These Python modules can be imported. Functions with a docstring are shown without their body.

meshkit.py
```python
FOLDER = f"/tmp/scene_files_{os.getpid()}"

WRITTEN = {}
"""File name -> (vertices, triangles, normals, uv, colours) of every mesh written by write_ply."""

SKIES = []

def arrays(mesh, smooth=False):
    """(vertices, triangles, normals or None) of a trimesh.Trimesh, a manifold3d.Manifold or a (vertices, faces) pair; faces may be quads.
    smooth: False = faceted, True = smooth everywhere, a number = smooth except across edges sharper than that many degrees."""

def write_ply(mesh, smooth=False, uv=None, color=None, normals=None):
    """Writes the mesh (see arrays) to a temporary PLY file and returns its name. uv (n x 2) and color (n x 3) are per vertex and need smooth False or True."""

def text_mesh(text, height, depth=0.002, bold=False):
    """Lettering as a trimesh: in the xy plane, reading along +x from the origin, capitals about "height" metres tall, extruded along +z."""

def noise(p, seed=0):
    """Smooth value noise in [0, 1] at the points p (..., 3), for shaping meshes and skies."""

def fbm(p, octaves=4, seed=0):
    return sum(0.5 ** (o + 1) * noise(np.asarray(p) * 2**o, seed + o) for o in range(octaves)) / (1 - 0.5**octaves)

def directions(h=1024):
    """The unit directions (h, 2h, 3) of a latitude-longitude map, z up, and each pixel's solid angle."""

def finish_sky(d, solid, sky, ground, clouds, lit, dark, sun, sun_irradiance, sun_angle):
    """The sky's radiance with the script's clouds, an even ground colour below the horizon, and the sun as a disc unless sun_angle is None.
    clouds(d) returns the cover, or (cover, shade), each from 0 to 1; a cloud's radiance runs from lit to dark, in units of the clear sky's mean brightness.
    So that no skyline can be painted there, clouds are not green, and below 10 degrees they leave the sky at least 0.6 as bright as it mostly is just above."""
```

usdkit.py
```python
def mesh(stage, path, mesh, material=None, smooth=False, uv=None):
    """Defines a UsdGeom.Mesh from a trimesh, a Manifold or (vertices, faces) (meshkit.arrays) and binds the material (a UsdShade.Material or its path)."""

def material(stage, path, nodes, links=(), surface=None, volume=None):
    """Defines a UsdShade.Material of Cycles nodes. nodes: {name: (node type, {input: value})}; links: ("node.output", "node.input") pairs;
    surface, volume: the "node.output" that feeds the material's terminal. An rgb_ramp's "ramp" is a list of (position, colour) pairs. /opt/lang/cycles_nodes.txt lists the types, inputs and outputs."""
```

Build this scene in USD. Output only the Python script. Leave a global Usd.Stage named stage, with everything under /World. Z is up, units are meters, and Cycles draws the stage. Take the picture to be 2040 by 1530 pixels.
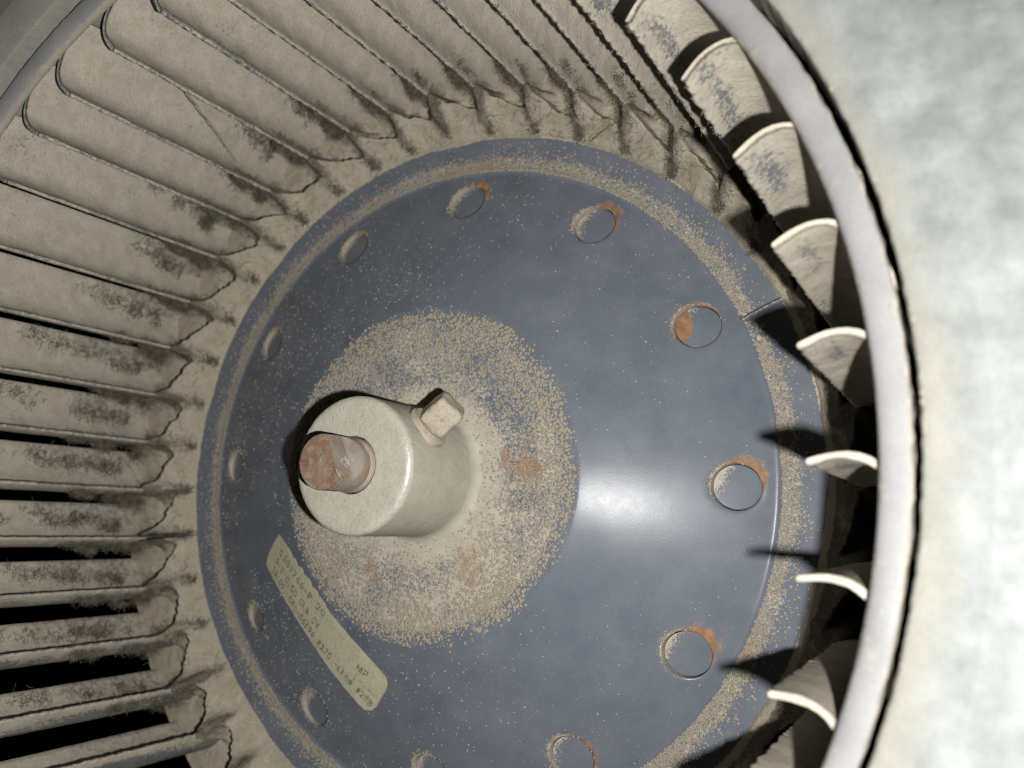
import math, numpy as np, trimesh, usdkit, meshkit
from pxr import Usd, UsdGeom, UsdLux, UsdShade, Gf, Sdf, Vt
from scipy.spatial import Delaunay
from shapely.geometry import Polygon, Point
from shapely import contains_xy

S = 0.1                      # one unit of the numbers below is the radius of the wheel's back plate: 0.1 m
stage = Usd.Stage.CreateInMemory()
UsdGeom.SetStageUpAxis(stage, UsdGeom.Tokens.z)
UsdGeom.SetStageMetersPerUnit(stage, 1.0)
UsdGeom.Xform.Define(stage, '/World')
UsdGeom.Scope.Define(stage, '/World/Looks')
rng = np.random.default_rng(7)

# ---------------------------------------------------------------- camera
CAM = np.array([1.30901, -0.16406, 2.25474])
F, VX, VY = 1838.89, 1960.52, 1067.93        # focal length and wheel-axis vanishing point, for a picture 2040 wide
d = np.array([VX - 1020, VY - 765, F]); d /= np.linalg.norm(d)
ex = np.array([1., 0, 0]) - d * d[0]; ex /= np.linalg.norm(ex)
ey = np.cross(d, ex)
right, down, fwd = (np.array([ex[i], -ey[i], -d[i]]) for i in range(3))
cam = UsdGeom.Camera.Define(stage, '/World/camera')
m = Gf.Matrix4d(*right, 0, *(-down), 0, *(-fwd), 0, *(CAM * S), 1)
cam.AddTransformOp().Set(m)
cam.CreateHorizontalApertureAttr(36.0); cam.CreateVerticalApertureAttr(27.0)
cam.CreateFocalLengthAttr(36.0 * F / 2040)
cam.CreateClippingRangeAttr(Gf.Vec2f(0.01, 100))
cam.CreateFStopAttr(17.0); cam.CreateFocusDistanceAttr(0.208)
cam.CreateExposureAttr(1.15)

# ---------------------------------------------------------------- the phone's flash, the only light
LIGHT = np.array([1.468, -0.260, 2.162])
AIM = np.array([-0.20, 0.06, 0.30])
lz = LIGHT - AIM; lz /= np.linalg.norm(lz)
lx = np.cross([0, 1., 0], lz); lx /= np.linalg.norm(lx); ly = np.cross(lz, lx)
flash = UsdLux.DiskLight.Define(stage, '/World/flash')
flash.AddTransformOp().Set(Gf.Matrix4d(*lx, 0, *ly, 0, *lz, 0, *(LIGHT * S), 1))
flash.CreateRadiusAttr(0.0022); flash.CreateIntensityAttr(8100.0)
flash.CreateColorAttr(Gf.Vec3f(1.0, 0.985, 0.95))

# ---------------------------------------------------------------- helpers
def tag(p, label=None, category=None, group=None, kind=None):
    p = p.GetPrim() if hasattr(p, 'GetPrim') else p
    for k, v in (('label', label), ('category', category), ('group', group), ('kind', kind)):
        if v: p.SetCustomDataByKey(k, v)
    return p

def free(path):
    if not stage.GetPrimAtPath(path): return path
    n = 1
    while stage.GetPrimAtPath(f'{path}_{n:03d}'): n += 1
    return f'{path}_{n:03d}'

def thing(name, label, category, group=None, kind=None):
    x = UsdGeom.Xform.Define(stage, free('/World/' + name))
    tag(x, label, category, group, kind)
    return str(x.GetPath())

def obj(parent, name, mesh, mat, smooth=40, attrs=None, kind=None, label=None):
    """mesh: trimesh or (v, f) in plate radii. attrs: {primvar: per-vertex floats}, needs smooth True/False."""
    v, f = (mesh.vertices, mesh.faces) if hasattr(mesh, 'vertices') else mesh
    if attrs and smooth not in (True, False): smooth = True
    mm = usdkit.mesh(stage, free(f'{parent}/{name}'), (np.asarray(v) * S, np.asarray(f)), mat, smooth=smooth)
    for k, a in (attrs or {}).items():
        UsdGeom.PrimvarsAPI(mm).CreatePrimvar(k, Sdf.ValueTypeNames.FloatArray, 'vertex').Set(Vt.FloatArray.FromNumpy(np.asarray(a, np.float32)))
    tag(mm, label=label, kind=kind)
    return str(mm.GetPath())

def fbm(p, scale, octaves=4, seed=0):
    return meshkit.fbm(np.asarray(p) * scale, octaves, seed)

def grid_faces(n, m, wrap=True):
    """n rows of m points; columns wrap."""
    i, j = np.meshgrid(np.arange(n - 1), np.arange(m if wrap else m - 1), indexing='ij')
    a, b = i * m + j, i * m + (j + 1) % m
    c, e = a + m, b + m
    return np.vstack([np.stack([a, b, e], -1).reshape(-1, 3), np.stack([a, e, c], -1).reshape(-1, 3)])

def revolve(profile, n=256, t0=0, t1=2 * np.pi):
    """profile: (r, z) rows; outward normals when the profile runs so that its left side is inside."""
    pr = np.asarray(profile, float); full = abs(t1 - t0 - 2 * np.pi) < 1e-6
    t = np.linspace(t0, t1, n, endpoint=not full)
    v = np.stack([np.outer(pr[:, 0], np.cos(t)), np.outer(pr[:, 0], np.sin(t)), np.repeat(pr[:, 1:], n, 1)], -1).reshape(-1, 3)
    return v, grid_faces(len(pr), n, full)

def curves(parent, name, strands, widths, mat, kind='stuff'):
    c = UsdGeom.BasisCurves.Define(stage, free(f'{parent}/{name}'))
    c.CreateTypeAttr('linear'); c.CreateBasisAttr('bezier')
    pts = np.concatenate(strands) * S
    c.CreatePointsAttr(Vt.Vec3fArray.FromNumpy(pts.astype(np.float32)))
    c.CreateCurveVertexCountsAttr(Vt.IntArray.FromNumpy(np.array([len(s) for s in strands], np.int32)))
    c.CreateWidthsAttr(Vt.FloatArray.FromNumpy((np.concatenate([np.full(len(s), w) for s, w in zip(strands, widths)]) * S).astype(np.float32)))
    c.SetWidthsInterpolation('vertex')
    UsdShade.MaterialBindingAPI.Apply(c.GetPrim()).Bind(mat)
    tag(c, kind=kind)
    return str(c.GetPath())

def ss(a, b, x):
    t = np.clip((x - a) / (b - a), 0, 1); return t * t * (3 - 2 * t)

# ---------------------------------------------------------------- materials
L = '/World/Looks/'
POS = {'g': ('geometry', {})}
def mat(name, nodes, links, surface='p.BSDF'):
    return usdkit.material(stage, L + name, {**POS, **nodes}, links, surface=surface)

DUST_A, DUST_B = (0.335, 0.298, 0.243), (0.428, 0.388, 0.325)
BLUE = (0.088, 0.108, 0.150)

def dusty(name, a, b, scale=300, bump=0.35, fine=1800, rough=0.95, spots=None):
    nodes = {
        'n1': ('noise_texture', {'scale': scale, 'detail': 5.0, 'roughness': 0.6}),
        'n2': ('noise_texture', {'scale': fine, 'detail': 3.0, 'roughness': 0.65}),
        'r1': ('rgb_ramp', {'ramp': [(0.30, a), (0.70, b)]}),
        'r2': ('rgb_ramp', {'ramp': [(0.25, (0.62, 0.60, 0.58)), (0.5, (1, 1, 1)), (0.8, (1.1, 1.1, 1.08))]}),
        'mx': ('mix', {'mix_type': 'multiply', 'fac': 0.7}),
        'b': ('bump', {'strength': bump, 'distance': 0.0004}),
        'p': ('principled_bsdf', {'roughness': rough, 'specular_ior_level': 0.15}),
    }
    links = [('g.position', 'n1.vector'), ('g.position', 'n2.vector'), ('n1.fac', 'r1.fac'), ('n2.fac', 'r2.fac'), ('r1.color', 'mx.color1'), ('r2.color', 'mx.color2'),
             ('n2.fac', 'b.height'), ('b.normal', 'p.normal'), ('mx.color', 'p.base_color')]
    if spots:
        nodes['v'] = ('noise_texture', {'scale': spots, 'detail': 2.0, 'roughness': 0.5})
        nodes['rv'] = ('rgb_ramp', {'ramp': [(0.26, (0.55, 0.52, 0.48)), (0.37, (1, 1, 1))]})
        nodes['m2'] = ('mix', {'mix_type': 'multiply', 'fac': 0.85})
        links = [l for l in links if l[1] != 'p.base_color'] + [('g.position', 'v.vector'), ('v.fac', 'rv.fac'), ('mx.color', 'm2.color1'), ('rv.color', 'm2.color2'), ('m2.color', 'p.base_color')]
    return mat(name, nodes, links)

M = {}
M['hub'] = dusty('hub_dust', (0.34, 0.325, 0.275), (0.43, 0.41, 0.345), 120, 0.45, 2200, 0.75, spots=2600)
M['screw'] = dusty('screw_dust', (0.30, 0.26, 0.205), (0.385, 0.345, 0.275), 200, 0.5, 1300)
M['lint_pad'] = dusty('pale_lint', (0.30, 0.265, 0.195), (0.40, 0.36, 0.275), 160, 0.6, 1100)
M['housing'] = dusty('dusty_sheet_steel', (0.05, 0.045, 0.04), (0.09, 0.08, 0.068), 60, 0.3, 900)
M['lint'] = usdkit.material(stage, L + 'dark_lint', {
    'h': ('geometry', {}), 'n': ('noise_texture', {'scale': 500.0, 'detail': 2.0}),
    'r': ('rgb_ramp', {'ramp': [(0.3, (0.062, 0.054, 0.041)), (0.55, (0.135, 0.119, 0.091)), (0.75, (0.235, 0.21, 0.162))]}),
    'p': ('principled_bsdf', {'roughness': 0.9, 'specular_ior_level': 0.15})},
    [('h.position', 'n.vector'), ('n.fac', 'r.fac'), ('r.color', 'p.base_color')], surface='p.BSDF')
M['pale_hair'] = usdkit.material(stage, L + 'pale_fibre', {'p': ('principled_bsdf', {'base_color': (0.23, 0.2, 0.15), 'roughness': 0.9, 'specular_ior_level': 0.2})}, [], surface='p.BSDF')
M['crumb'] = usdkit.material(stage, L + 'dust_crumb', {
    'h': ('geometry', {}), 'r': ('rgb_ramp', {'ramp': [(0.0, (0.265, 0.232, 0.185)), (0.35, (0.355, 0.330, 0.278)), (1.0, (0.47, 0.445, 0.385))]}),
    'p': ('principled_bsdf', {'roughness': 0.9, 'specular_ior_level': 0.2})},
    [('h.random_per_island', 'r.fac'), ('r.color', 'p.base_color')], surface='p.BSDF')
M['speck'] = usdkit.material(stage, L + 'pale_speck', {
    'h': ('geometry', {}), 'r': ('rgb_ramp', {'ramp': [(0.0, (0.32, 0.32, 0.30)), (0.7, (0.55, 0.54, 0.5)), (1.0, (0.72, 0.71, 0.66))]}),
    'p': ('principled_bsdf', {'roughness': 0.8, 'specular_ior_level': 0.3})},
    [('h.random_per_island', 'r.fac'), ('r.color', 'p.base_color')], surface='p.BSDF')
M['ink'] = usdkit.material(stage, L + 'faded_ink', {
    'h': ('geometry', {}), 'n': ('noise_texture', {'scale': 900.0, 'detail': 3.0, 'roughness': 0.7}),
    'r': ('rgb_ramp', {'ramp': [(0.36, (0.055, 0.055, 0.043)), (0.52, (0.11, 0.105, 0.08)), (0.66, (0.36, 0.335, 0.24))]}),
    'p': ('principled_bsdf', {'roughness': 0.8, 'specular_ior_level': 0.2})},
    [('h.position', 'n.vector'), ('n.fac', 'r.fac'), ('r.color', 'p.base_color')], surface='p.BSDF')
M['label'] = dusty('yellowed_paper', (0.40, 0.375, 0.27), (0.475, 0.445, 0.33), 160, 0.15, 900, 0.7)

def coated(name, base_a, base_b, rough, *a_, cloud=90.0, **k_):
    return _coated(name, base_a, base_b, rough, *a_, cloud=cloud, **k_)
def _coated(name, base_a, base_b, rough, spec=0.5, dust_a=DUST_A, dust_b=DUST_B, metal=0.0, thr=(0.42, 0.62), bumpd=0.00022, flake=2600, grain=1500, lgrain=330.0, rust_ramp=None, soft=0.08, spk=0.35, lramp=None, amp=0.07, cloud=90.0, rvar=0.07):
    """Sheet metal whose vertices carry dust, rust and dirt (dark lint and painted shade) amounts; noise breaks their borders."""
    nodes = {
        'nb': ('noise_texture', {'scale': cloud, 'detail': 5.0, 'roughness': 0.6}),
        'rb': ('rgb_ramp', {'ramp': [(0.3, base_a), (0.7, base_b)]}),
        'ad': ('attribute', {'attribute': 'dust'}), 'ar': ('attribute', {'attribute': 'rust'}), 'al': ('attribute', {'attribute': 'dirt_shade'}),
        'nd': ('noise_texture', {'scale': float(grain), 'detail': 4.0, 'roughness': 0.7}),
        'nr': ('noise_texture', {'scale': 420.0, 'detail': 6.0, 'roughness': 0.72}),
        'nl': ('noise_texture', {'scale': lgrain, 'detail': 6.0, 'roughness': 0.72}),
        'sd': ('math', {'math_type': 'add'}), 'sr': ('math', {'math_type': 'add'}), 'sl': ('math', {'math_type': 'add'}),
        'td': ('map_range', {'range_type': 'smoothstep', 'from_min': 1 - soft, 'from_max': 1 + soft, 'clamp': True}),
        'tr': ('map_range', {'range_type': 'smoothstep', 'from_min': 0.90, 'from_max': 1.18, 'clamp': True}),
        'tl': ('map_range', {'range_type': 'smoothstep', 'from_min': 0.88, 'from_max': 1.30, 'clamp': True}),
        'n1': ('noise_texture', {'scale': 220.0, 'detail': 5.0, 'roughness': 0.65}),
        'rd': ('rgb_ramp', {'ramp': [(0.3, dust_a), (0.7, dust_b)]}),
        'rr': ('rgb_ramp', {'ramp': rust_ramp or [(0.3, (0.135, 0.072, 0.036)), (0.5, (0.245, 0.132, 0.066)), (0.72, (0.32, 0.21, 0.125))]}),
        'rl': ('rgb_ramp', {'ramp': lramp or [(0.3, (0.062, 0.054, 0.041)), (0.7, (0.17, 0.15, 0.115))]}),
        'm1': ('mix', {'mix_type': 'mix'}), 'm2': ('mix', {'mix_type': 'mix'}), 'm3': ('mix', {'mix_type': 'mix'}),
        'rough': ('mix_float', {'a': rough, 'b': 0.95}), 'rough2': ('mix_float', {'b': 0.9}),
        'spec': ('mix_float', {'a': spec, 'b': 0.12}),
        'rf': ('rgb_ramp', {'ramp': [(0.28, (0.55, 0.54, 0.53)), (0.5, (1, 1, 1)), (0.75, (1.18, 1.17, 1.15))]}), 'm4': ('mix', {'mix_type': 'multiply', 'fac': spk}),
        'nf': ('noise_texture', {'scale': float(flake), 'detail': 3.0, 'roughness': 0.7}),
        'rv': ('map_range', {'from_min': 0.3, 'from_max': 0.7, 'to_min': rough - rvar, 'to_max': rough + rvar}),
        'amp': ('mix_float', {'a': amp, 'b': 1.0}),
        'hh': ('math', {'math_type': 'multiply'}),
        'b': ('bump', {'strength': 0.6, 'distance': bumpd}),
        'p': ('principled_bsdf', {'metallic': metal}),
    }
    links = [(f'g.position', f'{k}.vector') for k in ('nb', 'nd', 'nr', 'nl', 'n1', 'nf')] + [
        ('nb.fac', 'rb.fac'), ('ad.fac', 'sd.value1'), ('nd.fac', 'sd.value2'), ('sd.value', 'td.value'),
        ('ar.fac', 'sr.value1'), ('nr.fac', 'sr.value2'), ('sr.value', 'tr.value'),
        ('al.fac', 'sl.value1'), ('nl.fac', 'sl.value2'), ('sl.value', 'tl.value'),
        ('n1.fac', 'rd.fac'), ('nr.fac', 'rr.fac'), ('nd.fac', 'rl.fac'),
        ('td.result', 'm1.fac'), ('rb.color', 'm1.color1'), ('rd.color', 'm1.color2'),
        ('tr.result', 'm2.fac'), ('m1.color', 'm2.color1'), ('rr.color', 'm2.color2'),
        ('tl.result', 'm3.fac'), ('m2.color', 'm3.color1'), ('rl.color', 'm3.color2'),
        ('nf.fac', 'rf.fac'), ('m3.color', 'm4.color1'), ('rf.color', 'm4.color2'), ('m4.color', 'p.base_color'),
        ('nr.fac', 'rv.value'), ('rv.result', 'rough.a'), ('td.result', 'rough.fac'), ('rough.result', 'rough2.a'), ('tr.result', 'rough2.fac'), ('rough2.result', 'p.roughness'),
        ('td.result', 'spec.fac'), ('spec.result', 'p.specular_ior_level'),
        ('td.result', 'amp.fac'), ('amp.result', 'hh.value1'), ('nf.fac', 'hh.value2'), ('hh.value', 'b.height'), ('b.normal', 'p.normal')]
    return mat(name, nodes, links)

M['plate'] = coated('blue_steel', (0.102, 0.116, 0.142), (0.137, 0.152, 0.178), 0.28, 0.17, bumpd=0.00025, spk=0.34, amp=0.12, rvar=0.02)
M['blade'] = coated('blade_steel', (0.115, 0.125, 0.135), (0.17, 0.18, 0.185), 0.42, 0.5, lgrain=620.0, grain=1100, flake=1300, bumpd=0.00045, spk=0.35)
M['shaft'] = coated('rusty_shaft', (0.17, 0.15, 0.125), (0.25, 0.225, 0.185), 0.7, 0.3, bumpd=0.0005, grain=700, rust_ramp=[(0.3, (0.105, 0.066, 0.043)), (0.5, (0.175, 0.110, 0.072)), (0.72, (0.27, 0.195, 0.14))])
M['hubc'] = coated('hub_steel', (0.36, 0.345, 0.30), (0.44, 0.42, 0.37), 0.30, 1.0, dust_a=(0.325, 0.306, 0.252), dust_b=(0.400, 0.378, 0.312), bumpd=0.0003, flake=1700, spk=0.25, lgrain=1500.0, lramp=[(0.3, (0.13, 0.12, 0.10)), (0.7, (0.19, 0.175, 0.145))])
M['panel'] = coated('galvanised_sheet', (0.122, 0.134, 0.132), (0.222, 0.237, 0.231), 0.6, 0.22, dust_a=(0.205, 0.198, 0.172), dust_b=(0.255, 0.248, 0.220), grain=130, soft=0.32, cloud=150.0)
M['ring'] = coated('ring_steel', (0.180, 0.180, 0.183), (0.232, 0.230, 0.231), 0.62, 0.22, dust_a=(0.26, 0.235, 0.195), dust_b=(0.32, 0.29, 0.24), grain=400, soft=0.15)

# ---------------------------------------------------------------- wheel: back plate
wheel = thing('squirrel_cage_fan', 'dusty blue steel squirrel cage fan with many lint covered blades round its rim', 'fan')
SL = 0.429
HOLE_C = 0.7912
HRAD = np.array([0.0565, 0.0560, 0.0550, 0.0530, 0.0505, 0.0480, 0.0400, 0.0520, 0.0540, 0.0555, 0.0565, 0.0565])
HOLES = [(HOLE_C * math.cos(math.radians(a)), HOLE_C * math.sin(math.radians(a))) for a in (26.6, 56.6, 86.8, 116.6, 146.6, 176.2, 211.0, 235.6, 266.0, 296.6, 326.0, 356.5)]
def plate_z(r):
    r = np.asarray(r, float)
    z = np.where(r < 0.436, 0.19, np.where(r < 0.8883, 0.19 - SL * (r - 0.436), -0.004))
    z = z - 0.003 * np.exp(-((r - 0.434) / 0.007) ** 2)                 # the pressed line around the dished middle
    return z + 0.006 * np.exp(-((r - 0.893) / 0.008) ** 2)             # and the rounded bead at the crease

pts = []
rr = np.concatenate([np.linspace(0.13, 0.42, 40), np.linspace(0.424, 0.45, 9), np.linspace(0.457, 0.87, 60), np.linspace(0.874, 0.912, 14), np.linspace(0.92, 1.03, 16)])
for i, r in enumerate(rr):
    n = int(2 * np.pi * r / 0.0075); t = (np.arange(n) + 0.5 * (i % 2)) / n * 2 * np.pi
    pts.append(np.c_[r * np.cos(t), r * np.sin(t)])
pts = np.vstack(pts)
H = np.array(HOLES)
dist = (np.linalg.norm(pts[:, None] - H[None], axis=2) - HRAD).min(1)
pts = pts[dist > 0.010]
for (hx, hy), HOLE_R in zip(HOLES, HRAD):
    for k, (q, n) in enumerate(((HOLE_R, 72), (HOLE_R + 0.002, 72), (HOLE_R + 0.006, 60))):
        t = (np.arange(n) + 0.5 * (k % 2)) / n * 2 * np.pi
        pts = np.vstack([pts, np.c_[hx + q * np.cos(t), hy + q * np.sin(t)]])
tri = Delaunay(pts).simplices
cen = pts[tri].mean(1)
keep = ((np.linalg.norm(cen[:, None] - H[None], axis=2) / HRAD).min(1) > 0.998) & (np.hypot(*cen.T) > 0.132)
tri = tri[keep]
a, b, c = (pts[tri[:, k]] for k in range(3))
flip = ((b - a)[:, 0] * (c - a)[:, 1] - (b - a)[:, 1] * (c - a)[:, 0]) < 0
tri[flip] = tri[flip][:, ::-1]
R_ = np.hypot(*pts.T); TH = np.degrees(np.arctan2(pts[:, 1], pts[:, 0]))
pz = plate_z(R_)
p3 = np.c_[pts, pz]
# hole lips turn down a little
near = (np.linalg.norm(pts[:, None] - H[None], axis=2) - HRAD).min(1)
p3[:, 2] -= 0.003 * np.exp(-np.clip(near, 0, 1) / 0.0025)

def plate_masks(p):
    r, th = np.hypot(p[:, 0], p[:, 1]), np.degrees(np.arctan2(p[:, 1], p[:, 0]))
    q = np.c_[p[:, :2], np.zeros(len(p))]
    low = fbm(q, 4, 3, 3); mid = fbm(q, 14, 4, 9)
    dust = np.full(len(p), 0.16) + 0.10 * (low - 0.5)
    inner = 1 - ss(0.395, 0.437, r + 0.03 * (mid - 0.5))
    dust = np.maximum(dust, inner * (0.47 + 0.30 * (mid - 0.5) + 0.22 * (1 - ss(0.17, 0.27, r)) + 0.10 * ss(0.2, -0.2, p[:, 1])))
    band = ss(0.886, 0.892, r) * (1 - ss(0.92, 0.965, r + 0.03 * (mid - 0.5)))
    dust = np.maximum(dust, band * 0.50 + ss(0.98, 1.005, r) * 0.9)
    dust = np.maximum(dust, 0.30 * np.exp(-((r - 0.86) / 0.03) ** 2) * ss(90, 170, np.abs(th)))
    rust = inner * (0.08 + 0.32 * ss(0.52, 0.78, fbm(q, 6, 4, 21)) * ss(0.15, 0.22, r)) + band * 0.42 * ss(0.42, 0.65, fbm(q, 5, 3, 5))
    # brownish patch right of the hub and below it
    for (x, y, w, k) in ((0.29, 0.06, 0.10, 0.29), (0.06, -0.30, 0.10, 0.28), (-0.14, -0.29, 0.08, 0.30), (-0.16, 0.25, 0.06, 0.22), (0.34, -0.12, 0.08, 0.26)):
        rust += k * np.exp(-(((p[:, 0] - x) / w) ** 2 + ((p[:, 1] - y) / (w * 1.3)) ** 2)) * inner
    dd = np.linalg.norm(p[:, None, :2] - H[None], axis=2); w = dd.argmin(1); dmin = dd.min(1)
    HOLE_R = HRAD[w]
    rel = (p[:, :2] - H[w]) / np.maximum(dmin, 1e-6)[:, None]
    ang = np.degrees(np.arctan2(rel[:, 1], rel[:, 0]))
    amt = np.array([0.40, 0.55, 0.60, 0.46, 0.30, 0.26, 0.30, 0.28, 0.22, 0.42, 0.55, 0.62])[w % 12]
    start = np.array([75, 40, 45, 30, 20, 10, 0, -20, 0, 30, 45, 50])[w % 12]
    wid = np.array([0.012, 0.030, 0.030, 0.016, 0.010, 0.008, 0.016, 0.016, 0.016, 0.040, 0.045, 0.026])[w % 12]
    lobe = np.cos(np.radians(np.clip((ang - start + 180) % 360 - 180, -90, 90)))
    rust += amt * 1.5 * lobe ** 1.2 * np.exp(-np.clip(dmin - HOLE_R, 0, 1) / (1.25 * wid)) + 0.42 * np.exp(-np.clip(dmin - HOLE_R, 0, 1) / 0.004)
    # dust caught on the outer lip of each hole
    tl = np.cos(np.radians(np.clip((ang - 135 + 180) % 360 - 180, -90, 90)))
    dust = np.maximum(dust, (0.25 + 0.5 * tl) * np.exp(-(np.clip(dmin - HOLE_R, 0, 1) / 0.008) ** 2))
    return dust, np.clip(rust, 0, 1)
du, ru = plate_masks(p3)
obj(wheel, 'back_plate', (p3, tri), M['plate'], True, {'dust': du, 'rust': ru, 'dirt_shade': np.zeros(len(p3))})

# the pressed discs inside the holes, each with the dusty wall of its hole
for i, (hx, hy) in enumerate(HOLES):
    HOLE_R = HRAD[i]
    n = 72; t = np.arange(n) / n * 2 * np.pi
    dep = 0.016 + 0.004 * rng.random()
    rings = [(1.0, 0.0035), (1.006, 0.008), (1.004, dep), (1.002, dep + 0.03), (0.958, dep + 0.03), (0.956, dep), (0.945, dep - 0.0015)] + [(q, dep - 0.002) for q in (0.92, 0.8, 0.6, 0.4, 0.2, 0.0005)]
    v = []
    for q, dz in rings:
        x, y = hx + HOLE_R * q * np.cos(t), hy + HOLE_R * q * np.sin(t)
        v.append(np.c_[x, y, plate_z(np.hypot(x, y)) * 0 + 0.19 - SL * (np.hypot(x, y) - 0.436) - dz])
    v = np.vstack(v); f = grid_faces(len(rings), n)
    q = np.repeat([x[0] for x in rings], n); tt = np.tile(t, len(rings))
    lob = np.cos(np.clip((tt - np.radians(150) + np.pi) % (2 * np.pi) - np.pi, -np.pi / 2, np.pi / 2))
    nz = fbm(v, 22, 3, i)
    dust = np.where(np.arange(len(v)) < 3 * n, 0.66, 0.20 + 0.52 * lob * q ** 1.5 + 0.35 * (nz - 0.5))
    rust = np.where(np.arange(len(v)) < 3 * n, 0.34, 0.10 + 0.30 * (nz - 0.4) * lob)
    if i == 6: rust = np.maximum(rust, 0.25 + 0.6 * (nz - 0.3))
    if i == 0: rust = np.maximum(rust, 0.75 * ss(-0.006, -0.016, v[:, 0] - hx + 0.25 * np.abs(v[:, 1] - hy) - 0.02 * (nz - .5)) * (q < 0.98))
    obj(wheel, 'pressed_disc', (v, f), M['plate'], True, {'dust': dust, 'rust': np.clip(rust, 0, 1), 'dirt_shade': np.zeros(len(v))})

# the crimped ridge across the flat outer band
a0, a1 = np.array([0.805, 0.362]), np.array([0.925, 0.413])
ax = (a1 - a0) / np.linalg.norm(a1 - a0); nx = np.array([-ax[1], ax[0]])
u = np.linspace(0, 1, 50); w = np.linspace(-1, 1, 9)
U, W = np.meshgrid(u, w, indexing='ij')
xy = a0 + U[..., None] * (a1 - a0) + W[..., None] * nx * 0.009
base = np.maximum(plate_z(np.hypot(xy[..., 0], xy[..., 1])), 0.0)
zz = base - 0.002 + (0.018 * np.sin(np.pi * np.clip(U * 1.0, 0, 1)) ** 0.5) * (1 - np.abs(W) ** 1.5) * 0.8
v = np.c_[xy.reshape(-1, 2), zz.ravel()]
v[:, 2] += 0.004 * (fbm(v, 90, 3, 4) - 0.5)
obj(wheel, 'crimped_ridge', (v, grid_faces(50, 9, False)[:, ::-1]), M['plate'], True, {'dust': np.where(np.abs(W.ravel()) < .5, .5, .25), 'rust': 0.38 + 0 * U.ravel(), 'dirt_shade': 0 * U.ravel()})

# ---------------------------------------------------------------- crumbs and specks of dust
ICO = trimesh.creation.icosphere(1); ICO.apply_scale([1, 1, 0.75])
OCT = trimesh.creation.icosphere(0)
def scatter(name, xy, size, template, matl, flat=0.8, seed=1, lift=0.3, extra=0.0):
    g = np.random.default_rng(seed)
    n = len(xy); r = np.hypot(*xy.T)
    z = plate_z(r) + extra
    tv, tf = template.vertices, template.faces
    sc = size[:, None] * (0.75 + 0.5 * g.random((n, 3))) * [1, 1, flat]
    jit = 1 + 0.28 * (g.random((n, len(tv), 1)) - 0.5)
    v = tv[None] * jit * sc[:, None] + np.c_[xy, z + lift * sc[:, 2]][:, None]
    f = tf[None] + (np.arange(n) * len(tv))[:, None, None]
    return obj(wheel, name, (v.reshape(-1, 3), f.reshape(-1, 3)), matl, True, kind='stuff')
def clear_holes(xy, m=0.006):
    return (np.linalg.norm(xy[:, None] - H[None], axis=2) - HRAD).min(1) > m
LABEL = np.array([[-0.495, -0.294], [-0.528, -0.333], [-0.556, -0.378], [-0.561, -0.403], [-0.552, -0.413], [-0.524, -0.43], [-0.456, -0.479], [-0.362, -0.549], [-0.263, -0.633], [-0.183, -0.693], [-0.144, -0.719], [-0.122, -0.715],
    [-0.102, -0.697], [-0.06, -0.634], [-0.052, -0.613], [-0.058, -0.588], [-0.101, -0.555], [-0.167, -0.506], [-0.25, -0.448], [-0.3, -0.402], [-0.371, -0.359], [-0.411, -0.339], [-0.44, -0.317]])
KC = math.hypot(1, SL)
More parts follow.
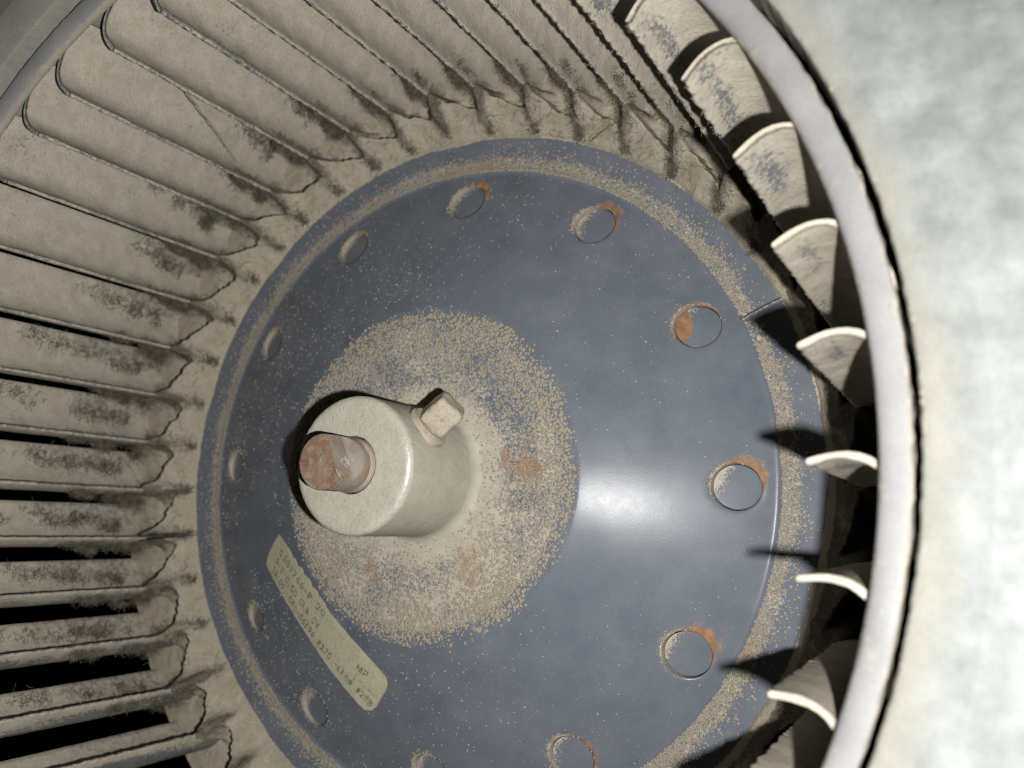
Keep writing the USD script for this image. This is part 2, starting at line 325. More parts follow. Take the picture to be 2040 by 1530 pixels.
def roll(uv, h=0.0):
    """Points of the unrolled cone onto the cone, h above it."""
    s, ph = np.hypot(uv[:, 0], uv[:, 1]), np.arctan2(uv[:, 1], uv[:, 0])
    r, th = s / KC, ph * KC
    z = 0.19 - SL * (r - 0.436)
    return np.c_[(r + h * SL / KC) * np.cos(th), (r + h * SL / KC) * np.sin(th), z + h / KC]
label_xy = Polygon(roll(LABEL)[:, :2]).buffer(0.004)

# on the dished middle
n = 30000
r = np.sqrt(rng.uniform(0.165 ** 2, 0.45 ** 2, n)); t = rng.uniform(0, 2 * np.pi, n)
xy = np.c_[r * np.cos(t), r * np.sin(t)]
mid = fbm(np.c_[xy, 0 * r], 12, 3, 2)
# looser towards the right, where the crumbs have worn away and leave small ones
edge = 0.434 + 0.03 * (mid - 0.5) + 0.014 * np.abs(rng.normal(size=n)) * (rng.random(n) < 0.4)
pr = (r < edge) * (0.30 + 0.65 * ss(0.2, 0.4, r)) * (0.55 + 0.9 * mid)
for (x, y, w) in ((0.29, 0.06, 0.09), (0.06, -0.30, 0.09), (-0.14, -0.29, 0.06), (0.34, -0.12, 0.07)): pr = pr * (1 - 0.55 * np.exp(-((xy[:, 0] - x) ** 2 + (xy[:, 1] - y) ** 2) / w ** 2))
k = (rng.random(n) < pr) & ~contains_xy(label_xy, xy[:, 0], xy[:, 1])
size = (0.0012 + 0.0031 * rng.random(n) ** 2.4) * (0.75 + 0.45 * ss(0.2, 0.42, r))
scatter('dust_crumbs', xy[k], size[k], ICO, M['crumb'], 0.75, 11)
# in the crease band
n = 24000
r = 0.889 + rng.gamma(1.5, 0.018, n); t = rng.uniform(0, 2 * np.pi, n)
xy = np.c_[r * np.cos(t), r * np.sin(t)]
mid = fbm(np.c_[xy, 0 * r], 16, 3, 6)
k = (r < 0.992) & (rng.random(n) < 0.25 + 1.3 * (mid - 0.2)) & (~((np.abs(np.degrees(t) - 22.5) < 2.6) & (r > 0.885)))
size = 0.0013 + 0.0026 * rng.random(n) ** 1.8
scatter('dust_crumbs', xy[k], size[k], ICO, M['crumb'], 0.8, 12)
# caught at the hole lips
xy = []
for (hx, hy), HOLE_R in zip(HOLES, HRAD):
    for _ in range(70):
        an = math.radians(rng.normal(135, 50)); q = HOLE_R + abs(rng.normal(0, 0.006))
        xy.append((hx + q * math.cos(an), hy + q * math.sin(an)))
xy = np.array(xy); xy = xy[clear_holes(xy, 0.0)]
scatter('dust_crumbs', xy, 0.0014 + 0.0022 * rng.random(len(xy)), OCT, M['crumb'], 0.8, 13)
# sparse pale specks on the blue cone
n = 15000
r = np.sqrt(rng.uniform(0.44 ** 2, 0.885 ** 2, n)); t = rng.uniform(0, 2 * np.pi, n)
xy = np.c_[r * np.cos(t), r * np.sin(t)]
mid = fbm(np.c_[xy, 0 * r], 5, 4, 8)
left = 0.22 + 0.78 * ss(50, 130, np.abs(np.degrees((t + np.pi) % (2 * np.pi) - np.pi)))
k = (rng.random(n) < left * np.clip(2.6 * (mid - 0.3), 0, 1)) & clear_holes(xy, 0.0) & ~contains_xy(label_xy, xy[:, 0], xy[:, 1])
size = 0.0008 + 0.0019 * rng.random(n) ** 4
scatter('dust_specks', xy[k], size[k], OCT, M['speck'], 0.7, 14)

# ---------------------------------------------------------------- hub, set screw and shaft
def noisy(v, amp, scale, seed, normals=None):
    nn = normals if normals is not None else v / np.maximum(np.linalg.norm(v, axis=1, keepdims=True), 1e-9)
    return v + nn * (amp * (fbm(v, scale, 4, seed) - 0.5))[:, None]
HR, HZ = 0.1650, 0.496
prof = [(0.185, 0.188), (0.176, 0.193), (0.1685, 0.202)] + [(HR, z) for z in np.linspace(0.215, HZ - 0.016, 28)] + \
       [(HR - 0.0015, HZ - 0.010), (HR - 0.0045, HZ - 0.005), (HR - 0.010, HZ - 0.0015), (HR - 0.016, HZ)] + [(q, HZ) for q in np.linspace(HR - 0.022, 0.0705, 14)] + \
       [(0.0685, HZ - 0.0015), (0.0672, HZ - 0.006), (0.0672, HZ - 0.05)]
v, f = revolve(prof, 300)
nr_ = trimesh.Trimesh(v, f, process=False).vertex_normals
v = noisy(v, 0.0022, 120, 31, nr_)
th_ = np.degrees(np.arctan2(v[:, 1], v[:, 0])); rd_ = np.hypot(v[:, 0], v[:, 1])
worn = ((v[:, 2] > HZ - 0.012) & (rd_ > HR - 0.012)) * np.exp(-((th_ + 12) / 42.0) ** 2)
face = (v[:, 2] > HZ - 0.006) & (rd_ < HR - 0.006)
obj(wheel, 'hub', (v, f), M['hubc'], True, {'dust': 0.80 - 0.55 * worn, 'rust': 0 * rd_, 'dirt_shade': np.where(face, 0.39, 0.10)})

AXA, SZ = math.radians(35.0), 0.378
axd = np.array([math.cos(AXA), math.sin(AXA), 0.0]); axt = np.array([-axd[1], axd[0], 0.0]); axz = np.array([0, 0, 1.0])
def along(mesh):          # local z becomes the screw's axis
    q = mesh.copy(); mm = np.eye(4); mm[:3, 0], mm[:3, 1], mm[:3, 2] = axt, axz, axd; mm[:3, 3] = [0, 0, SZ]
    q.apply_transform(mm); return q
import manifold3d as m3
def rounded_box(x, y, z, r, n=12):
    return m3.Manifold.batch_hull([m3.Manifold.sphere(r, n).translate([sx * (x / 2 - r), sy * (y / 2 - r), sz * (z / 2 - r)]) for sx in (-1, 1) for sy in (-1, 1) for sz in (-1, 1)])
def to_tm(mn):
    q = mn.to_mesh(); return trimesh.Trimesh(q.vert_properties[:, :3], q.tri_verts)
head = to_tm(rounded_box(0.074, 0.072, 0.080, 0.011).refine_to_length(0.006).rotate([0, 0, 36]).translate([0, 0, 0.2150]))
head.vertices = noisy(head.vertices, 0.011, 38, 5, head.vertex_normals)
head = along(head)
scr = obj(wheel, 'set_screw', head, M['screw'], True)
v, f = revolve([(0.030, 0.150), (0.053, 0.150), (0.056, 0.158), (0.056, 0.168), (0.052, 0.172), (0.0485, 0.173), (0.0485, 0.177), (0.030, 0.178)], 64)
col = along(trimesh.Trimesh(v, f, process=False))
obj(scr, 'collar', col, M['screw'], 40)

shaft = thing('motor_shaft', 'rusty brown steel shaft end with a ground flat standing out of the dusty hub', 'shaft')
SR, S0, S1 = 0.0637, 0.40, 0.6085
prof = [(SR * 1.0, z) for z in np.linspace(S0, S1 - 0.006, 40)] + [(SR - 0.0015, S1 - 0.003), (SR - 0.005, S1)] + [(q, S1) for q in np.linspace(SR - 0.009, 0.0005, 18)]
v, f = revolve(prof, 140)
fa = math.radians(18); fd = np.array([math.cos(fa), math.sin(fa)])
dd = v[:, :2] @ fd; lim = 0.036 + 0.55 * np.clip(S1 - 0.0 - v[:, 2], 0, 1) * 0.0
lim = lim + np.where(v[:, 2] < S1 - 0.055, 0.05 * ((S1 - 0.055 - v[:, 2]) / 0.04), 0)
over = np.maximum(dd - lim, 0); v[:, :2] -= over[:, None] * fd
nn = trimesh.Trimesh(v, f, process=False).vertex_normals
v = noisy(v, 0.0022, 70, 41, nn)
endf = v[:, 2] > S1 - 0.008
nz = fbm(v, 18, 4, 44)
flat = over > 0.001
rust = np.where(endf & ~flat, 0.72 + 0.5 * (nz - 0.5) - 0.45 * ss(0.054, 0.062, np.hypot(v[:, 0], v[:, 1])) * ss(0.0, -0.03, v[:, 0]), 0.42 + 0.9 * (nz - 0.5))
rust = np.where(flat, 0.56 + 1.2 * (nz - 0.5), rust)
rust = np.where(v[:, 2] < HZ + 0.012, 0.02, rust)
dust = np.where(flat, 0.32, 0.3) + 0.9 * (fbm(v, 25, 3, 48) - 0.5) + 0.6 * (v[:, 2] < HZ + 0.016)
obj(shaft, 'shaft_end', (v, f), M['shaft'], 25 if False else True, {'dust': dust, 'rust': np.clip(rust, 0, 1), 'dirt_shade': np.zeros(len(v))})
# ---------------------------------------------------------------- paper label
poly = Polygon(LABEL)
# wander the torn upper edge a little
def densify(pg, step):
    n = int(pg.length / step); return np.array([pg.exterior.interpolate(i / n, normalized=True).coords[0] for i in range(n)])
B = densify(poly, 0.006)
nbz = fbm(np.c_[B, 0 * B[:, 0]], 60, 3, 71) - 0.5
torn = ss(-0.46, -0.40, B[:, 0]) * ss(-0.22, -0.30, B[:, 0]) * (B[:, 1] > -0.46)
B = B + np.c_[nbz, nbz] * (0.003 + 0.016 * torn)[:, None]
pg = Polygon(B)
gx, gy = np.meshgrid(np.arange(-0.58, -0.03, 0.012), np.arange(-0.74, -0.27, 0.012))
G = np.c_[gx.ravel(), gy.ravel()]; G = G[contains_xy(pg.buffer(-0.004), G[:, 0], G[:, 1])]
P2 = np.vstack([B, G]); T = Delaunay(P2).simplices
ce = P2[T].mean(1); T = T[contains_xy(pg, ce[:, 0], ce[:, 1])]
aa, bb, cc = (P2[T[:, k]] for k in range(3))
fl = ((bb - aa)[:, 0] * (cc - aa)[:, 1] - (bb - aa)[:, 1] * (cc - aa)[:, 0]) < 0
T[fl] = T[fl][:, ::-1]
lift = 0.0028 + 0.0015 * (fbm(np.c_[P2, 0 * P2[:, 0]], 20, 2, 77) - 0.5)
top = roll(P2, 0.0); top[:, 2] += lift
bot = top[:len(B)] - [0, 0, 0.004]
nB, nP = len(B), len(P2)
side = np.vstack([[i, nP + i, nP + (i + 1) % nB] for i in range(nB)] + [[i, nP + (i + 1) % nB, (i + 1) % nB] for i in range(nB)])
lab = obj(wheel, 'paper_label', (np.vstack([top, bot]), np.vstack([T, side])), M['label'], 50)
GLYPH = {}
def write(text, start, end, h, tracking=None):
    start, end = np.array(start), np.array(end)
    dv = (end - start); ln = np.linalg.norm(dv); dv /= ln; up = np.array([-dv[1], dv[0]])
    pitch = ln / len(text); out = []
    for i, ch in enumerate(text):
        if ch == ' ': continue
        if ch not in GLYPH: GLYPH[ch] = meshkit.text_mesh(ch, 1.0, 0.02)
        g = GLYPH[ch]; v = g.vertices.copy()
        w = v[:, 0].max() - v[:, 0].min()
        v[:, 0] -= v[:, 0].min()
        sx = h * min(0.85, 0.74 * pitch / h / max(w, 0.01) if w > 0.3 else 0.85)
        uv = start + dv * (i * pitch + 0.12 * pitch) + v[:, :1] * sx * dv + v[:, 1:2] * h * up
        q = roll(uv); q[:, 2] += 0.0042 + v[:, 2] * 0.02
        out.append(trimesh.Trimesh(q, g.faces, process=False))
    return out
LET = write('19:09, DEC-06/96 #170 -Line #288', (-0.530, -0.411), (-0.120, -0.704), 0.0245)
LET += write('9-7 0.50 CLW CV', (-0.509, -0.381), (-0.301, -0.522), 0.0245)
LET += write('0307766-P 20', (-0.486, -0.349), (-0.268, -0.478), 0.0245)
LET += write('MP', (-0.160, -0.596), (-0.116, -0.620), 0.0245)
LET += write('(----', (-0.172, -0.628), (-0.098, -0.672), 0.0180)
obj(lab, 'lettering', trimesh.util.concatenate(LET), M['ink'], False)

# ---------------------------------------------------------------- blades
ANG = [-20.85, -11.91, -3.0, 6.10, 14.69, 23.30, 32.29, 40.68, 50.0, 58.6, 67.1, 75.3, 83.6, 91.5, 99.2, 106.8, 115.3, 124.1, 131.1, 138.9, 147.8, 156.3, 164.7, 172.8, 180.9, 189.0, 197.3, 205.6, 214.5]
ANG += [214.5 + (339.15 - 214.5) / 15 * k for k in range(1, 15)]
R1, ZN, ZF, Z0 = 1.090, 0.8555, 0.118, -0.02       # Z0: foot of the blades, ZF: where lint hides their inner edge
from scipy.interpolate import CubicSpline
_pp = np.array([(0, 0), (0.030, 0.0088), (0.057, 0.0110), (0.084, 0.0035), (0.107, -0.0160), (0.124, -0.044), (0.135, -0.078), (0.139, -0.106), (0.140, -0.132)])
_ps = np.r_[0, np.cumsum(np.linalg.norm(np.diff(_pp, axis=0), axis=1))]; _ps /= _ps[-1]
_cs = CubicSpline(_ps, _pp)
def PF(t):            # the blade's middle line, t from its inner edge (0) to its outer edge (1): x outward, y towards growing angle
    return _cs(np.asarray(t, float))
def PN(t):            # unit normal on its hollow-side's back (the bulging side)
    q = _cs(np.asarray(t, float), 1); q = q / np.linalg.norm(q, axis=-1, keepdims=True)
    return np.stack([-q[..., 1], q[..., 0]], -1)
TK = 0.0046
def blade(idx, deg):
    """Blade cross-section: local x radial from the inner edge, y towards growing angle. Columns: concave side from outer to inner edge, the edge, convex side back."""
    nt = 18; ts = np.linspace(1, 0, nt)
    cave = PF(ts) - TK * PN(ts)
    vex = PF(ts[::-1]) + TK * PN(ts[::-1])
    n0 = PN(0.0); tang = -np.array([n0[1], -n0[0]])
    cap = [PF(0.0) + tang * 0.004 + n0 * q for q in (-0.0026, 0.0026)]
    loop = np.vstack([cave, cap, vex])
    tpar = np.r_[ts, 0, 0, ts[::-1]]; side = np.r_[np.zeros(nt), 0.5, 0.5, np.ones(nt)]
    nl = len(loop); nz = 145
    zz = np.linspace(Z0, ZN, nz)
    a = math.radians(deg); er = np.array([math.cos(a), math.sin(a)]); et = np.array([-er[1], er[0]])
    flat = (R1 + loop[:, :1]) * er + loop[:, 1:] * et
    v = np.concatenate([np.tile(flat, (nz, 1)), np.repeat(zz, nl)[:, None]], 1)
    tp, sd = np.tile(tpar, nz), np.tile(side, nz)
    # caked dust: the inner edge is ragged, the faces uneven
    q = v + [idx * 3.1, 0, 0]
    rag = fbm(q, 60, 4, 100 + idx) - 0.5
    inner = np.exp(-tp / 0.035)
    v[:, :2] += (-er) * (rag * 0.012 * inner * (zz.max() - v[:, 2] > 0.004))[:, None]
    nrm = np.tile(np.r_[-PN(ts), np.zeros((2, 2)), PN(ts[::-1])], (nz, 1))
    bump = fbm(q * [1, 1, 0.55], 34, 4, 300 + idx) - 0.42
    v[:, :2] += ((nrm[:, :1] * er + nrm[:, 1:] * et) * (0.0055 * bump * (1 - 0.5 * sd))[:, None])
    f = grid_faces(nz, nl)[:, ::-1]
    caps = []
    for row, rev in ((0, 0), (nz - 1, 1)):
        o = row * nl
        for k in range(nl // 2 - 1):
            A, B_, C_, D_ = o + k, o + k + 1, o + nl - 2 - k, o + nl - 1 - k
            caps += [(A, B_, C_), (A, C_, D_)] if rev else [(A, C_, B_), (A, D_, C_)]
    f = np.vstack([f, caps])
    hz = (v[:, 2] - ZF) / (ZN - ZF)
    upper = ss(20, 45, deg if deg < 180 else 0) * (1 - ss(70, 95, deg))
    patch = np.exp(-((tp - 0.16) / 0.08) ** 2) * np.exp(-((hz - 0.80) / 0.16) ** 2) * (1 if -25 < deg < 75 else 0.0)
    streak = np.exp(-((tp - 0.05) / 0.05) ** 2) * (0.35 + 0.65 * fbm(q * [1, 1, 0.2], 12, 3, 7)) * (1 if 100 < deg < 220 else 0.25)
    dust = np.where(sd == 0, 0.72, np.where(sd == 1, 0.36, 0.55)) + 0.35 * (fbm(q, 7, 3, 17) - 0.5)
    dust = np.where(sd == 0, dust - 0.27 * patch * (0.5 + fbm(q, 16, 3, 23)) - 0.34 * streak, dust)
    dust = np.where(sd == 1, dust + 0.45 * np.exp(-tp / 0.05), dust)
    grime = fbm(q * [1, 1, 0.12], 22, 4, 37)
    dust = np.where(sd == 1, dust + 0.9 * (grime - 0.5) + 0.10 * (deg > 150), dust)
    ext = lint_len(deg)
    along_ = (1 - ss(0.35 * ext, ext, v[:, 2] - ZF + 0.25 * (fbm(q, 9, 3, 27) - 0.5)))
    dirt_shade = np.where(sd == 0, 0.44 * along_ * ss(0.60, 0.76, tp + 0.22 * (fbm(q, 14, 3, 29) - .5)) * lint_amt(deg), 0.0)
    lowl = ss(140, 165, deg) * (1 - ss(222, 240, deg))
    if deg < 60 or deg > 240: dust = np.where(sd == 1, 0.72, dust)
    dirt_shade += np.where(sd == 1, 0.60 * lowl * ss(0.10, 0.26, tp + 0.16 * (fbm(q * [1, 1, 0.25], 14, 4, 39) - 0.5)), 0)  # soft black edge of the gaps, painted on the backs of lower-left blades
    dirt_shade += np.where(sd == 0, 0.09 * ss(0.5, 0.7, fbm(q * [1, 1, 0.3], 16, 4, 33)), 0)
    obj(wheel, 'blade', (v, f), M['blade'], True, {'dust': np.clip(dust, 0, 1), 'rust': 0 * dust, 'dirt_shade': dirt_shade})
def lint_len(deg):
    return float(np.interp(deg, [40, 70, 100, 115, 130, 145, 160, 175, 215, 260], [0.07, 0.10, 0.11, 0.14, 0.19, 0.26, 0.36, 0.52, 0.58, 0.3]))
def lint_amt(deg):
    return float(np.interp(deg, [0, 45, 75, 110, 150, 215, 280], [0.3, 1.0, 1.55, 1.5, 1.25, 1.15, 0.4]))
for i, deg in enumerate(ANG):
    blade(i, deg)

# ---------------------------------------------------------------- felted lint between the plate and the blades
nt, pr_ = 1400, np.concatenate([np.linspace(0.982, 1.03, 14), np.linspace(1.036, 1.26, 40)])
t = np.arange(nt) / nt * 2 * np.pi
RR, TT = np.meshgrid(pr_, t, indexing='ij')
q = np.stack([np.cos(TT) * RR, np.sin(TT) * RR, 0 * RR], -1).reshape(-1, 3)
n1, n2 = fbm(q, 9, 4, 61).reshape(RR.shape), fbm(q, 45, 4, 62).reshape(RR.shape)
z = np.interp(RR + 0.02 * (n1 - 0.5), [0.98, 0.992, 1.0, 1.02, 1.05, 1.09, 1.13, 1.17, 1.3], [-0.02, -0.008, 0.006, 0.024, 0.060, 0.104, 0.122, 0.127, 0.128])
z += 0.012 * (n1 - 0.5) + 0.005 * (n2 - 0.5)
AA = np.radians(np.array(ANG))
dth = np.abs((TT[..., None] - AA + np.pi) % (2 * np.pi) - np.pi).min(-1) * RR
ridge = np.exp(-(dth / (0.012 + 0.017 * ss(1.0, 1.08, RR))) ** 2) * ss(1.0, 1.05, RR + 0.04 * (n1 - .5)) * (1 - ss(1.105, 1.125, RR))
z += 0.042 * ridge * (0.5 + n2) * ss(1.0, 1.04, RR)
gap = ss(1.098, 1.12, RR)
# the felt ends in a ragged lip that slants from blade to blade; behind it the floor drops away, its shade painted in
rel_ = (TT[..., None] - AA) % (2 * np.pi)
nxt_ = (AA - TT[..., None]) % (2 * np.pi)
fr_ = rel_.min(-1) / (rel_.min(-1) + nxt_.min(-1))
lipr = 1.044 + 0.046 * fr_ + 0.030 * (n1 - 0.5) + 0.010 * (n2 - 0.5)
crack = ss(lipr - 0.006, lipr + 0.004, RR) * (1 - ridge * ss(1.12, 1.09, RR))
z -= 0.10 * crack
sg_ = (np.degrees(TT) + 180) % 360 - 180; right_shade = ss(41, 32, sg_) * ss(-100, -70, sg_)  # rim shadow over the right-hand felt, painted into its colour
v = np.stack([RR * np.cos(TT), RR * np.sin(TT), z], -1).reshape(-1, 3)
dirt_shade = (0.85 * ridge * (0.45 + 1.0 * n1) + 0.05 * gap + 0.12 * ss(0.55, .75, n1) + 0.22 * crack + 0.7 * right_shade * ss(1.0, 1.02, RR)).ravel()  # lint on ridges and patches; crack and right side darkened as painted shade
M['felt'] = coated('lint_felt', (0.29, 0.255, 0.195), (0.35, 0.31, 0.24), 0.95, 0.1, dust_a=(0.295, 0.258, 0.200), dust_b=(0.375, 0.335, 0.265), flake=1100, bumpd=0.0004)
obj(wheel, 'lint_felt', (v, grid_faces(len(pr_), nt)), M['felt'], True, {'dust': np.full(len(v), 0.6), 'rust': np.zeros(len(v)), 'dirt_shade': dirt_shade}, kind='stuff')

# loose fibres: on the ridges, in the blades' corners, along the lint's inner border
def walk(p, dirv, n, step, wob, g):
    out = [p]; dv = dirv / np.linalg.norm(dirv)
    for _ in range(n):
        dv = dv + wob * g.normal(size=3); dv /= np.linalg.norm(dv); p = p + dv * step; out.append(p)
    return np.array(out)
dark, dw, pale, pw = [], [], [], []
for i, deg in enumerate(ANG):
    g = np.random.default_rng(900 + i)
    vis = 25 < deg < 222
    if not vis: continue
    a = math.radians(deg); er = np.array([math.cos(a), math.sin(a), 0]); et = np.array([-er[1], er[0], 0]); ez = np.array([0, 0, 1.])
    # ridge fuzz
    for _ in range(620):
        s = g.random(); r0 = 1.0 + 0.10 * s
        p = er * r0 + et * g.normal(0, 0.006 + 0.013 * s) + ez * (np.interp(r0, [1.0, 1.05, 1.09], [0.012, 0.075, 0.128]) * (0.75 + 0.35 * g.random()))
        dark.append(walk(p, g.normal(size=3) * [1, 1, 0.5] + 0.3 * ez, g.integers(4, 9), 0.0035, 0.6, g)); dw.append(0.0004 + 0.0005 * g.random())
    # lint hanging deep in the concave side
    ext, amt = lint_len(deg) * (0.7 + 0.6 * g.random()), lint_amt(deg) * (0.55 + 0.8 * g.random())
    ncl = int(10 + 26 * ext)
    u_ = g.random(ncl) ** 1.5; cl = np.c_[0.60 + 0.22 * u_ + 0.16 * g.random(ncl), ZF + ext * u_]
    for _ in range(int(760 * amt * (0.12 + ext))):
        c0 = cl[g.integers(ncl)]
        tpar = np.clip(c0[0] + g.normal(0, 0.045), 0.4, 0.98); zz = max(ZF + .01, c0[1] + g.normal(0, 0.018))
        nv = PN(tpar); l = PF(tpar) - nv * (TK + 0.003 + abs(g.normal(0, 0.008)))
        p = er * (R1 + l[0]) + et * l[1] + ez * zz
        nin = -(er * nv[0] + et * nv[1])
        dv = g.normal(size=3) + 0.15 * nin
        dv -= nin * min(0, dv @ nin)
        dark.append(walk(p, dv, g.integers(4, 11), 0.0034, 0.55, g)); dw.append(0.0004 + 0.0005 * g.random())
    # lint hanging from the foot of the inner edge, in the gap to the next blade
    tl_ = 0.10 + 0.35 * ext
    nck = 14; ck = np.c_[g.random(nck) ** 1.3 * tl_, g.random(nck)]
    for _ in range(int(1000 * amt)):
        c0 = ck[g.integers(nck)]; du_ = np.clip(c0[0] + g.normal(0, 0.012), -0.01, tl_ * 1.1)
        wy = 0.050 * (1 - 0.75 * du_ / tl_)
        p = er * (R1 + 0.004 + 0.03 * g.random()) + et * (0.004 + wy * np.clip(c0[1] + g.normal(0, 0.2), 0, 1.2)) + ez * (ZF + 0.004 + du_)
        dark.append(walk(p, g.normal(size=3), g.integers(4, 10), 0.0034, 0.5, g)); dw.append(0.0004 + 0.0005 * g.random())
    # stray fibres along the inner edge
    for _ in range(60):
        zz = ZF + (ZN - ZF) * g.random(); p = er * (R1 - 0.004) + ez * zz
        pale.append(walk(p, g.normal(size=3) - 0.3 * er, g.integers(2, 5), 0.003, 0.5, g)); pw.append(0.0007)
    # fine fibres over the pale pads
    for _ in range(22):
        da = a + math.radians(g.uniform(1, 8)); r0 = g.uniform(1.0, 1.08)
        p = np.array([r0 * math.cos(da), r0 * math.sin(da), np.interp(r0, [1.0, 1.02, 1.05, 1.085], [0.012, 0.034, 0.070, 0.098])])
        pale.append(walk(p, g.normal(size=3) * [1, 1, .4], g.integers(5, 12), 0.006, 0.35, g)); pw.append(0.0008)
curves(wheel, 'lint_fibres', dark, dw, M['lint'])
curves(wheel, 'pale_fibres', pale, pw, M['pale_hair'])

# ---------------------------------------------------------------- end ring
prof = [(1.200, 0.866), (1.192, 0.865), (1.1875, 0.868), (1.1865, 0.874), (1.188, 0.882), (1.193, 0.8885), (1.202, 0.893), (1.212, 0.8955), (1.222, 0.897), (1.230, 0.8975), (1.2355, 0.897), (1.2382, 0.894), (1.239, 0.886), (1.239, 0.86), (1.238, 0.842), (1.232, 0.842), (1.230, 0.866), (1.200, 0.866)]
v, f = revolve(prof, 480)
rad = np.hypot(v[:, 0], v[:, 1])
nz = fbm(v, 80, 3, 81) - 0.5
e = v / rad[:, None]; e[:, 2] = 0
v = v + e * ((0.005 * nz + 0.009 * (fbm(v, 170, 3, 83) - .5)) * ss(1.230, 1.238, rad))[:, None]
dust = 0.26 + 0.30 * ss(1.194, 1.187, rad) + 0.7 * (fbm(v, 7, 4, 82) - .5) + 0.35 * ss(1.232, 1.238, rad)
rustr = 0.34 * ss(1.192, 1.187, rad)
tr_ = np.arctan2(v[:, 1], v[:, 0]); v = v + e * ((-0.0105 + 0.012 * np.cos(tr_ - math.radians(60))) * ss(1.195, 1.23, rad))[:, None]
obj(wheel, 'end_ring', (v, f), M['ring'], True, {'dust': np.clip(dust, 0, 1), 'rust': rustr, 'dirt_shade': 0 * dust})

# ---------------------------------------------------------------- housing
house = thing('blower_housing', 'galvanised blower housing with a round inlet, dusty round its lip', 'blower housing')
prof = [(1.266, 0.78), (1.256, 0.80), (1.2525, 0.83), (1.2518, 0.86), (1.2515, 0.90), (1.2515, 0.925), (1.2525, 0.930), (1.257, 0.9335), (1.268, 0.9385), (1.285, 0.945), (1.300, 0.9495), (1.315, 0.953), (1.330, 0.9555)]
v, f = revolve(prof, 700)
rad = np.hypot(v[:, 0], v[:, 1])
e = v / rad[:, None]; e[:, 2] = 0
v = v - e * ((0.009 * (fbm(v, 130, 4, 91) - 0.45)) * (1 - ss(0.926, 0.938, v[:, 2])))[:, None]
tl_ = np.arctan2(v[:, 1], v[:, 0]); v = v + e * ((-0.0130 + 0.014 * np.cos(tl_ - math.radians(55))) * (1 - ss(1.26, 1.33, rad)))[:, None]
nz = fbm(v, 7, 4, 92)
def panel_masks(v):
    rad = np.hypot(v[:, 0], v[:, 1])
    nz, n2 = fbm(v, 7, 4, 92), fbm(v, 2.2, 3, 95)
    return np.clip(0.80 - 0.66 * ss(1.235, 1.325, rad - 0.22 * ss(60, 100, np.degrees(np.arctan2(v[:, 1], v[:, 0]))) + 0.05 * (nz - 0.5) + 0.03 * (n2 - 0.5)), 0, 1)
obj(house, 'inlet_ring', (v, f[:, ::-1]), M['panel'], True, {'dust': panel_masks(v), 'rust': 0 * nz, 'dirt_shade': 0 * nz})
g = np.random.default_rng(55); n = 700
t = g.uniform(0, 2 * np.pi, n); keepn = g.random(n) < 1.6 * (fbm(np.c_[np.cos(t), np.sin(t), 0 * t], 9, 3, 97) - 0.25); t = t[keepn]; n = len(t)
rr_ = 1.2535 - 0.0130 + 0.014 * np.cos(t - math.radians(55)) + np.abs(g.normal(0, 0.0025, n)); sz_ = 0.0016 + 0.0035 * g.random(n) ** 2
tv = OCT.vertices[None] * (1 + .3 * (g.random((n, 12, 1)) - .5)) * sz_[:, None, None] + np.c_[rr_ * np.cos(t), rr_ * np.sin(t), np.full(n, 0.930)][:, None]
obj(house, 'dust_crumbs', (tv.reshape(-1, 3), (OCT.faces[None] + 12 * np.arange(n)[:, None, None]).reshape(-1, 3)), M['crumb'], True, kind='stuff')
# flat side panel round the inlet, finer near the hole
rs = np.concatenate([np.linspace(1.330, 1.7, 40), np.linspace(1.75, 2.6, 12)])
tt = np.linspace(0, 2 * np.pi, 360, endpoint=False)
v = []
for r in rs:
    k = np.clip((r - 1.7) / 0.9, 0, 1)
    sq = 2.3 / np.maximum(np.abs(np.cos(tt)), np.abs(np.sin(tt)))
    q = r * (1 - k) + np.minimum(sq, 2.6) * k
    v.append(np.c_[q * np.cos(tt), q * np.sin(tt), np.full(360, 0.9555)])
v = np.vstack(v)
obj(house, 'side_panel', (v, grid_faces(len(rs), 360)), M['panel'], True, {'dust': panel_masks(v), 'rust': np.zeros(len(v)), 'dirt_shade': np.zeros(len(v))})
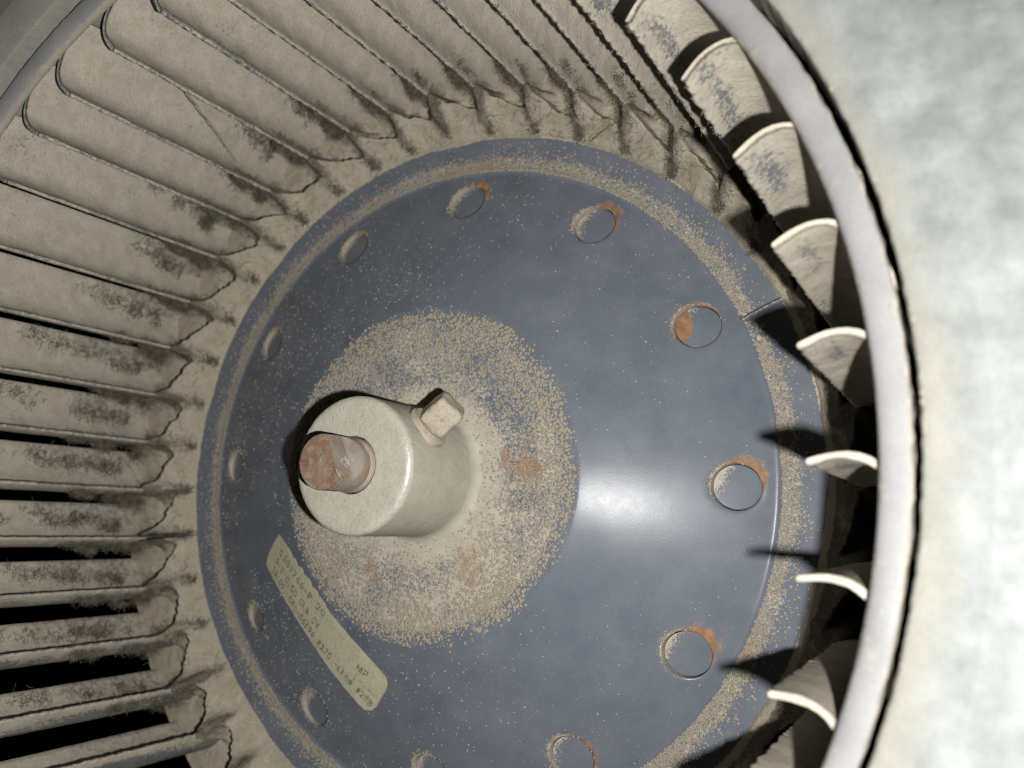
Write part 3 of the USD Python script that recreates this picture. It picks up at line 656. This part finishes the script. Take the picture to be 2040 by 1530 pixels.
# scroll wall: grows round from the cut-off and opens to the left
th = np.radians(np.linspace(250, 250 + 225, 90)); rad = np.linspace(1.45, 2.05, 90)
path = np.c_[rad * np.cos(th), rad * np.sin(th)]
path = np.vstack([[-5.0, path[0, 1] - 0.25], [-2.5, path[0, 1] - 0.2], [-1.2, path[0, 1] - 0.08], path, [-1.8, path[-1, 1] + 0.1], [-5.0, path[-1, 1] + 0.1]])
tn = np.gradient(path, axis=0); tn /= np.linalg.norm(tn, axis=1, keepdims=True)
on = np.c_[tn[:, 1], -tn[:, 0]]
rows = [np.c_[path, np.full(len(path), 0.951)], np.c_[path, np.full(len(path), -1.2)], np.c_[path + on * 0.01, np.full(len(path), -1.2)], np.c_[path + on * 0.01, np.full(len(path), 0.951)]]
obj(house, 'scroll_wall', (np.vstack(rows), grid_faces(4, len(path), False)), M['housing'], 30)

# ---------------------------------------------------------------- loose straws
def pol_(r, a, z):
    return np.array([r * math.cos(math.radians(a)), r * math.sin(math.radians(a)), z])
def straw(name, p0, p1, w, label, category='straw', bow=0.004):
    p0, p1 = np.array(p0, float), np.array(p1, float)
    u = np.linspace(0, 1, 24)[:, None]
    g = np.random.default_rng(abs(hash(name)) % 7 if False else len(label))
    path = p0 + (p1 - p0) * u + np.sin(np.pi * u) * np.array([bow, bow * 0.4, bow]) + 0.0012 * g.normal(size=(24, 3))
    ring = np.arange(6) / 6 * 2 * np.pi
    tn = (p1 - p0) / np.linalg.norm(p1 - p0); s1 = np.cross(tn, [0, 0, 1.]); s1 /= np.linalg.norm(s1); s2 = np.cross(tn, s1)
    ww = w * (1 - 0.6 * u)
    v = (path[:, None] + ww[:, None] * (np.cos(ring)[None, :, None] * s1 + np.sin(ring)[None, :, None] * s2)).reshape(-1, 3)
    mm = obj('/World', name, (v, grid_faces(24, 6)), M['pale_hair'], True)
    tag(stage.GetPrimAtPath(mm), label, category)

straw('straw', pol_(1.092, 115.6, 0.625), (-0.580, 0.925, 0.31), 0.0020, 'thin dry straw sticking out from a blade in the upper left, pointing down')
straw('straw', pol_(0.996, 64.6, 0.030), pol_(1.054, 60.3, 0.085), 0.0018, 'short dark straw lying on the pale lint at the top right of the blue plate')
